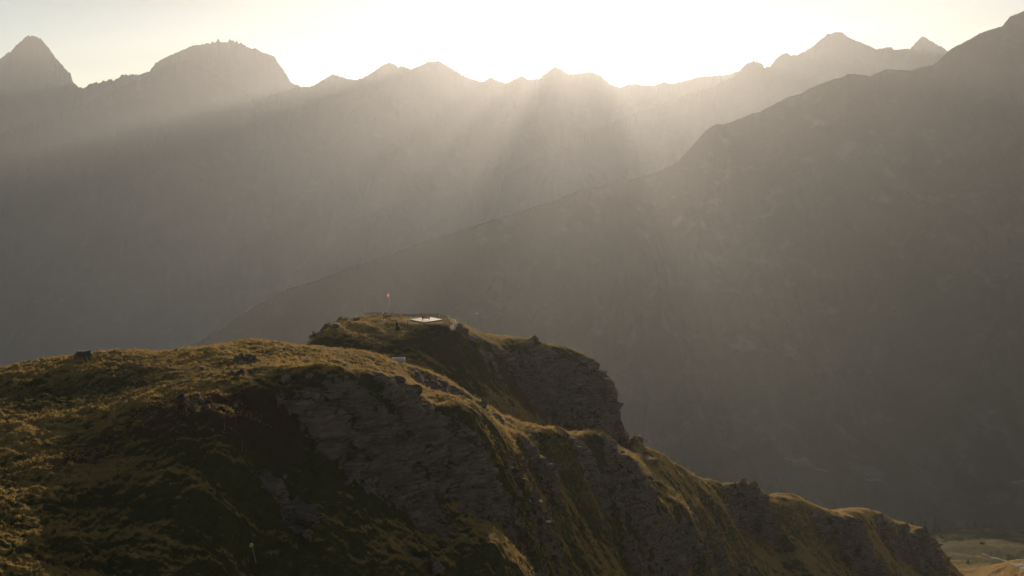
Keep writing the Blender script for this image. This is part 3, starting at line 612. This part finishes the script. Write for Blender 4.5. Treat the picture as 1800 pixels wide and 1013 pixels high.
# flagpole
fx, fy = vp(685, 240); fz = ground(fx, fy)
t = empty('flagpole', (fx, fy, fz)); tag(t, 'thin flagpole with a small red flag on the viewpoint knoll', 'flagpole')
bm = bmesh.new(); tube(bm, (0, 0, -.2), (0, 0, 6.9), .06, .035); bobj('pole', bm, M_steel, t, smooth=True)
bm = bmesh.new(); tube(bm, (0, 0, 1.45), (0, 0, 1.7), .12, .12, 10); bobj('clamp', bm, M_dark, t)
for sx in (-1, 1):
    bm = bmesh.new(); box(bm, (sx*.32, 0, .04), (.34, .5, .28), taper=.8); bobj('base_block', bm, M_white, t)
def flag():
    nx, nz = 14, 12; wd, hg = .72, 1.3; vs = []; fs = []
    for i in range(nx + 1):
        for j in range(nz + 1):
            u, v = i/nx, j/nz
            x = -.05 - wd * u * (.78 + .1*math.sin(3*v)); z = 6.75 - hg * v - .30 * u * u
            vs.append((x, .12 * math.sin(7*u + 2.2*v) * u, z))
    I = lambda i, j: i*(nz+1) + j
    f1, f2 = [], []
    for i in range(nx):
        for j in range(nz):
            cross = (5 <= i <= 8 and 2 <= j <= 9) or (3 <= i <= 10 and 4 <= j <= 7)
            (f2 if cross else f1).append((I(i, j), I(i+1, j), I(i+1, j+1), I(i, j+1)))
    M_rt = plain('red_flag_cloth', (.42, .05, .035), .8, var=.08); m2 = plain('white_flag_cloth', (.5, .42, .38), .8, var=.04)
    for m_ in (M_rt, m2):
        tt = m_.node_tree; b = tt.nodes['Principled BSDF']; tr = tt.nodes.new('ShaderNodeBsdfTranslucent'); mx = tt.nodes.new('ShaderNodeMixShader'); mx.inputs[0].default_value = .55
        tt.links.new(b.inputs['Base Color'].links[0].from_socket, tr.inputs[0]); tt.links.new(b.outputs[0], mx.inputs[1]); tt.links.new(tr.outputs[0], mx.inputs[2]); tt.links.new(mx.outputs[0], tt.nodes['Material Output'].inputs[0])
    o = mesh_obj('flag', vs, f1, M_rt, t, True)
    me = bpy.data.meshes.new('cross'); me.from_pydata(vs, [], f2); me.materials.append(m2); me.shade_smooth()
    o2 = bpy.data.objects.new('cross', me); COL.objects.link(o2); o2.parent = o
flag()
# white-capped post with stones
x_, y_ = vp(674, 232); z_ = ground(x_, y_)
t = empty('lamp_post', (x_, y_, z_)); tag(t, 'short dark post with white cap and pale blocks at its foot', 'post')
bm = bmesh.new(); tube(bm, (0, 0, -.2), (0, 0, 1.75), .10, .09); tube(bm, (0, 0, 1.7), (0, 0, 1.78), .2, .2, 12); bobj('pole', bm, M_dark, t)
bm = bmesh.new(); bmesh.ops.create_uvsphere(bm, u_segments=16, v_segments=10, radius=.2)
for v in bm.verts: v.co = Vector((v.co.x, v.co.y, v.co.z * 1.15 + 1.95))
bobj('cap', bm, M_white, t, smooth=True)
for a, b in ((-.25, .1), (.3, .1), (-.22, -.35), (.28, -.35)):
    bm = bmesh.new(); box(bm, (a, b, .1), (.36, .3, .32), taper=.85); bobj('base_block', bm, M_white, t)
# dark triangular frame
x_, y_ = vp(696, 222); z_ = ground(x_, y_)
t = empty('triangular_marker', (x_, y_, z_)); tag(t, 'tall dark wedge-shaped wooden marker standing in front of the flagpole hump', 'marker')
bm = bmesh.new(); tube(bm, (0, 0, -.2), (0, 0, 2.75), .09, .07); bobj('upright', bm, M_dark, t)
bm = bmesh.new()
for a, b, c_ in (((.09, -.06, .0), (1.05, -.06, .0), (.09, -.06, 2.35)),):
    f0 = [bm.verts.new(v) for v in (a, b, c_)]; f1 = [bm.verts.new((v[0], v[1] + .12, v[2])) for v in (a, b, c_)]
    bm.faces.new(f0); bm.faces.new(f1[::-1])
    for k in range(3): bm.faces.new((f0[k], f0[(k+1) % 3], f1[(k+1) % 3], f1[k]))
bobj('side_panel', bm, M_dark, t)
bm = bmesh.new(); tube(bm, (1.12, 0, -.1), (.08, 0, 2.5), .05); bobj('brace', bm, M_wood, t)
# dark post with concrete foot
x_, y_ = vp(716.5, 220); z_ = ground(x_, y_)
t = empty('signpost', (x_, y_, z_)); tag(t, 'bare dark post with a pale concrete foot left of the deck', 'post')
bm = bmesh.new(); tube(bm, (0, 0, 0), (0, 0, 2.75), .085); bobj('pole', bm, M_dark, t)
bm = bmesh.new(); box(bm, (0, 0, 2.80), (.34, .22, .16)); bobj('top_plate', bm, M_dark, t)
bm = bmesh.new(); box(bm, (0, 0, .03), (.75, .6, .25), taper=.85); bobj('foot', bm, M_conc, t)
for px_, Y_, lb in ((708.5, 221, 'small white stone on the grass between the marker and the post'), (700.5, 226, 'tiny white stone on the rocky hump behind the marker')):
    x_, y_ = vp(px_, Y_); o = bobj('stone', boulder_mesh('stone', .42, .4, .5, px_), M_white, loc=(x_, y_, ground(x_, y_) + .08)); tag(o, lb, 'rock', 'white stones at the viewpoint')
# concrete trough on the knoll slope
h_ = hit(701, 635); t = empty('concrete_trough', h_, .05); tag(t, 'pale grey concrete block half hidden behind the bright plateau edge', 'trough')
bm = bmesh.new(); L_, Wd, Hh = 2.7, 1.0, .75
for c_, s_ in (((0, -Wd/2, Hh/2), (L_, .12, Hh)), ((0, Wd/2, Hh/2), (L_, .12, Hh)), ((-L_/2 + .06, 0, Hh/2), (.12, Wd - .12, Hh)), ((L_/2 - .06, 0, Hh/2), (.12, Wd - .12, Hh))): box(bm, c_, s_)
bobj('walls', bm, M_conc, t)
bm = bmesh.new(); box(bm, (0, 0, .1), (L_ - .25, Wd - .13, .3)); bobj('floor', bm, M_conc, t)

# ------------------------------------------------------------------ stakes, planks, trail sign on the near slope
def stake(px, py, hpx, label, lean=0.0):
    h = hit(px, py); L_ = hpx * h.y / F; bm = bmesh.new(); tube(bm, (0, 0, -.2), (lean * L_, 0, L_), .05, .045, 7)
    o = bobj('wooden_stake', bm, M_pole, loc=h); tag(o, label, 'stake', 'fence stakes standing on the near slope')
M_pole = plain('grey_stake', (.13, .12, .105), .8)
stake(288, 706, 11, 'grey wooden stake near the head of the dark heather slope')
stake(329, 731, 11, 'grey wooden stake below the pale rocks on the heather slope')
stake(395, 758, 17, 'tall grey stake standing beside the fallen planks')
stake(426, 793, 17, 'grey stake lowest of the row, down the slope from the fallen planks')
stake(248, 695, 9, 'short stake on the green slope left of the heather')
stake(29, 669, 10, 'lone stake on the far left of the slope')
def plank(px, py, L_, rz, tilt, label):
    h = hit(px, py); bm = bmesh.new(); box(bm, (0, 0, .08), (L_, .14, .04), 0, 0, tilt); o = bobj('plank', bm, M_pole, loc=h); o.rotation_euler[2] = rz
    tag(o, label, 'plank', 'fallen planks on the near slope')
plank(391, 760, .95, -.5, .3, 'pale fallen plank leaning by the tall stake')
plank(384, 766, 1.1, -.1, .0, 'thin fallen plank lying flat below the tall stake')
plank(157, 680, .8, -.7, .25, 'pale fallen plank lying alone on the green slope at left')
h_ = hit(451, 990)
t = empty('trail_sign', h_); tag(t, 'thin leaning metal pole with two small yellow hiking plates low on the dark slope', 'sign')
L_ = 38 * h_.y / F; tx = -.55
bm = bmesh.new(); tube(bm, (0, 0, -.2), (tx * .96, 0, L_ * .98), .035, .03); bobj('pole', bm, M_steel, t)
for dx, dz in ((-.14, -.16), (.13, -.02)):
    bm = bmesh.new(); box(bm, (tx*.95 + dx, -.05, L_*.93 + dz), (.20, .03, .22), 0, 0, -.4); bobj('plate', bm, M_yellow, t)
bm = bmesh.new(); box(bm, (tx*.95 - .02, -.05, L_*.93 + .17), (.36, .03, .09), 0, 0, -.4); o = bobj('plate', bm, M_white, t); o['label'] = 'thin white top plate'
# bird
def bird():
    v = W(at(838.5, 551.5, 215)); t = empty('bird', v, .4); tag(t, 'tiny pale bird gliding in the air right of the viewpoint', 'bird')
    bm = bmesh.new(); tube(bm, (0, -.2, 0), (0, .0, .01), .02, .055); tube(bm, (0, 0, .01), (0, .18, .02), .055, .03); tube(bm, (0, .18, .02), (0, .24, .015), .03, .006); bobj('body', bm, M_white, t, smooth=True)
    for s_ in (-1, 1):
        vs = [(0, -.06, .02), (0, .08, .02), (s_*.25, .11, .09), (s_*.25, 0, .08), (s_*.52, .03, .03), (s_*.48, -.03, .03), (s_*.25, .05, .105)]
        mesh_obj('wing', vs, [(0, 1, 6), (0, 6, 3), (1, 2, 6), (6, 2, 4), (6, 4, 5), (6, 5, 3), (0, 3, 2, 1), (3, 5, 4, 2)], M_white, t)
    mesh_obj('tail', [(-.02, -.18, 0), (.02, -.18, 0), (.06, -.32, 0), (-.06, -.32, 0), (0, -.25, .012)], [(0, 1, 4), (1, 2, 4), (2, 3, 4), (3, 0, 4), (3, 2, 1, 0)], M_white, t)
bird()

# ------------------------------------------------------------------ far meadow: track, spruces, bushes
def ribbon(name, pts, width, m, label, surf=None, lift=.15, kind='structure'):
    sf = surf or ground; vs = []; fs = []; P_ = []
    for (a, b) in zip(pts[:-1], pts[1:]):
        for k in range(10): P_.append(Vector(a).lerp(Vector(b), k/10))
    P_.append(Vector(pts[-1]))
    for i, v in enumerate(P_):
        d = (P_[min(i+1, len(P_)-1)] - P_[max(i-1, 0)]).normalized(); n = Vector((-d.y, d.x, 0))
        for s_ in (-1, -.3, .3, 1):
            q_ = v + n * width/2 * s_; vs.append((q_.x, q_.y, sf(q_.x, q_.y) + lift))
    for i in range(len(P_)-1):
        for k in range(3): fs.append((4*i+k, 4*i+k+1, 4*i+5+k, 4*i+4+k))
    o = mesh_obj(name, vs, fs, m, None, True); tag(o, label, kind=kind); return o
rp = [hit(*a) for a in ((1726, 974), (1738, 978), (1752, 982), (1768, 987), (1784, 991), (1799, 996), (1815, 1000))]
rp = [(h.x, h.y, 0) for h in rp if h is not None]
if len(rp) > 2: ribbon('gravel_road', rp, 5.0, M_asph, 'pale road curving along the edge of the far meadow')
def slope_bvh():
    me = dark_slope.data; c = np.empty(len(me.vertices) * 3, np.float32); me.vertices.foreach_get('co', c)
    l = np.empty(len(me.loops), np.int32); me.loops.foreach_get('vertex_index', l)
    return BVHTree.FromPolygons([tuple(v) for v in c.reshape(-1, 3).tolist()], l.reshape(-1, 4).tolist())
sb = slope_bvh(); M_track = plain('pale_track', (.10, .097, .088), .95)
def sground(x, y):
    h = sb.ray_cast(Vector((x, y, CZ + 2000)), Vector((0, 0, -1))); return h[0].z
for nm, pl, lb in (('forest_track', ((1381, 806), (1400, 812), (1428, 820), (1457, 830)), 'faint pale track slanting down the lower part of the dark mountain slope'),
                   ('forest_track', ((1522, 844), (1534, 845), (1548, 845)), 'short faint pale track in the middle of the dark slope above the valley trees'),
                   ('forest_track', ((1780, 848), (1790, 849), (1812, 850)), 'short faint pale track at the right edge of the dark slope')):
    hs = [sb.ray_cast(Vector((0, 0, CZ)), Vector(at(a, b, 100.0)).normalized())[0] for a, b in pl]
    if all(h is not None for h in hs): ribbon(nm, [(h.x, h.y, 0) for h in hs], 3.2, M_track, lb, sground, 1.2)
def conifer_mesh(seed, H):
    r = random.Random(seed); bt = bmesh.new(); tube(bt, (0, 0, -.5), (0, 0, H*.95), H*.022, H*.004, 6)
    bc = bmesh.new(); n = 15
    for k in range(n):
        z = H * (.12 + .86 * k / n); rad = H * .25 * (1 - k/n) ** .8 + .1
        m_ = max(5, int(11 * (1 - k/n)) + 4)
        for j in range(m_):
            a = 6.283 * (j + r.random()) / m_; rr = rad * r.uniform(.65, 1.15); w_ = rad * .33
            c0 = Vector((0, 0, z + H*.05)); tip = Vector((math.cos(a)*rr, math.sin(a)*rr, z - rr*.28)); s_ = Vector((-math.sin(a), math.cos(a), 0)) * w_
            mid_ = c0.lerp(tip, .55)
            v = [bc.verts.new(x) for x in (c0, mid_ + s_, tip, mid_ - s_, mid_ + Vector((0, 0, -rad*.22)))]
            bc.faces.new((v[0], v[1], v[2])); bc.faces.new((v[0], v[2], v[3])); bc.faces.new((v[0], v[4], v[1])); bc.faces.new((v[1], v[4], v[2])); bc.faces.new((v[2], v[4], v[3]))
    return bt, bc
def spruce(px, py, hpx, label, seed, Y=None):
    h = gat(px, Y, py) if Y else hit(px, py)
    if h is None: print('no tree', px, py); return
    H = (at(px, py - hpx, Y)[2] + CZ - h.z) if Y else hpx * h.y / F; t = empty('spruce_tree', h); tag(t, label, 'tree', 'spruces at the foot of the meadow')
    bt, bc = conifer_mesh(seed, H); bobj('trunk', bt, M_bark, t); bobj('crown', bc, M_needle, t)
def bush(px, py, wpx, hpx, label, seed):
    h = hit(px, py)
    if h is None: print('no bush', px, py); return
    s_ = h.y / F; r = random.Random(seed); bm = bmesh.new(); Wd, Hh = wpx*s_, hpx*s_
    lob = [(r.uniform(-.36, .36)*Wd, r.uniform(-.2, .2)*Wd, r.uniform(.45, .75)*Hh, r.uniform(.5, .8)) for _ in range(7)]
    for k in range(1500):
        lx, ly, lz, lr = r.choice(lob); a, b = r.uniform(0, 6.28), math.asin(r.uniform(-.9, 1)); q_ = r.uniform(.75, 1.08)
        c_ = Vector((lx + math.cos(a)*math.cos(b)*Wd*.24*lr*q_, ly + math.sin(a)*math.cos(b)*Wd*.24*lr*q_, max(.05, lz + math.sin(b)*Hh*.5*lr*q_)))
        e = Vector((r.gauss(0, 1), r.gauss(0, 1), r.gauss(0, 1))).normalized() * .33; f_ = e.orthogonal().normalized() * .25
        bm.faces.new([bm.verts.new(x) for x in (c_ - e, c_ + f_, c_ + e)])
    tag(bobj('bush', bm, M_leaf, loc=h), label, 'bush', 'bushes on the far meadow')
spruce(1701, 991, 11, 'small dark conifer alone on the steep lit slope above the road', 3)
for a in ((1700, 931, 13, 'dark spruce right behind the right end of the bushes', 11), (1713, 933, 20, 'tallest dark spruce behind the bushes at the meadow edge', 12), (1671, 940, 13, 'dark spruce behind the left end of the bushes', 13), (1682, 940, 14, 'dark spruce second from the left behind the bushes', 14),
          (1651, 935, 17, 'dark spruce just right of the last rock outcrop', 15), (1625, 928, 15, 'faint spruce above the last rock outcrop', 16), (1603, 924, 14, 'faint spruce on the valley side above the middle of the outcrop', 17), (1645, 922, 17, 'faint tall spruce behind the spruce beside the outcrop', 18),
          (1612, 926, 12, 'small faint spruce between two taller faint ones', 19), (1573, 922, 10, 'faint spruce furthest left above the spur', 20), (1730, 936, 12, 'dark spruce at the left foot of the meadow knoll', 21)):
    spruce(a[0], a[1], a[2], a[3], a[4], Y=805 - (a[4] % 3) * 12)
bush(1659, 949, 20, 9, 'rounded pale green bush at the left edge of the far meadow', 1)
bush(1678, 953, 24, 10, 'yellow-green bush at the left end of the dark bush row', 2)
bush(1694, 951, 26, 10, 'dark green bush in the middle of the bush row', 4)
bush(1713, 949, 24, 8, 'low dark bush at the right end of the bush row', 5)
bush(1743, 947, 26, 8, 'dark bush on the flank of the meadow knoll', 6)
bush(1765, 941, 13, 6, 'small dark bush near the top of the meadow knoll', 7)
bush(1728, 957, 12, 4, 'small low bush alone in the open meadow', 8)

# ------------------------------------------------------------------ haze
def haze():
    bm = bmesh.new(); top = CZ + max(TOPS) + 15; box(bm, (0, 4700, top/2 - .5), (22000, 11800, top + 1))
    m, t, b, o = new_mat('valley_haze'); t.nodes.remove(b)
    v = N(t, 'ShaderNodeVolumePrincipled'); v.inputs['Density'].default_value = HAZE_DENSITY
    v.inputs['Color'].default_value = (.86, .91, .98, 1); v.inputs['Anisotropy'].default_value = HAZE_G
    t.links.new(v.outputs[0], o.inputs['Volume'])
    tag(bobj('haze', bm, m), kind='stuff')
haze()
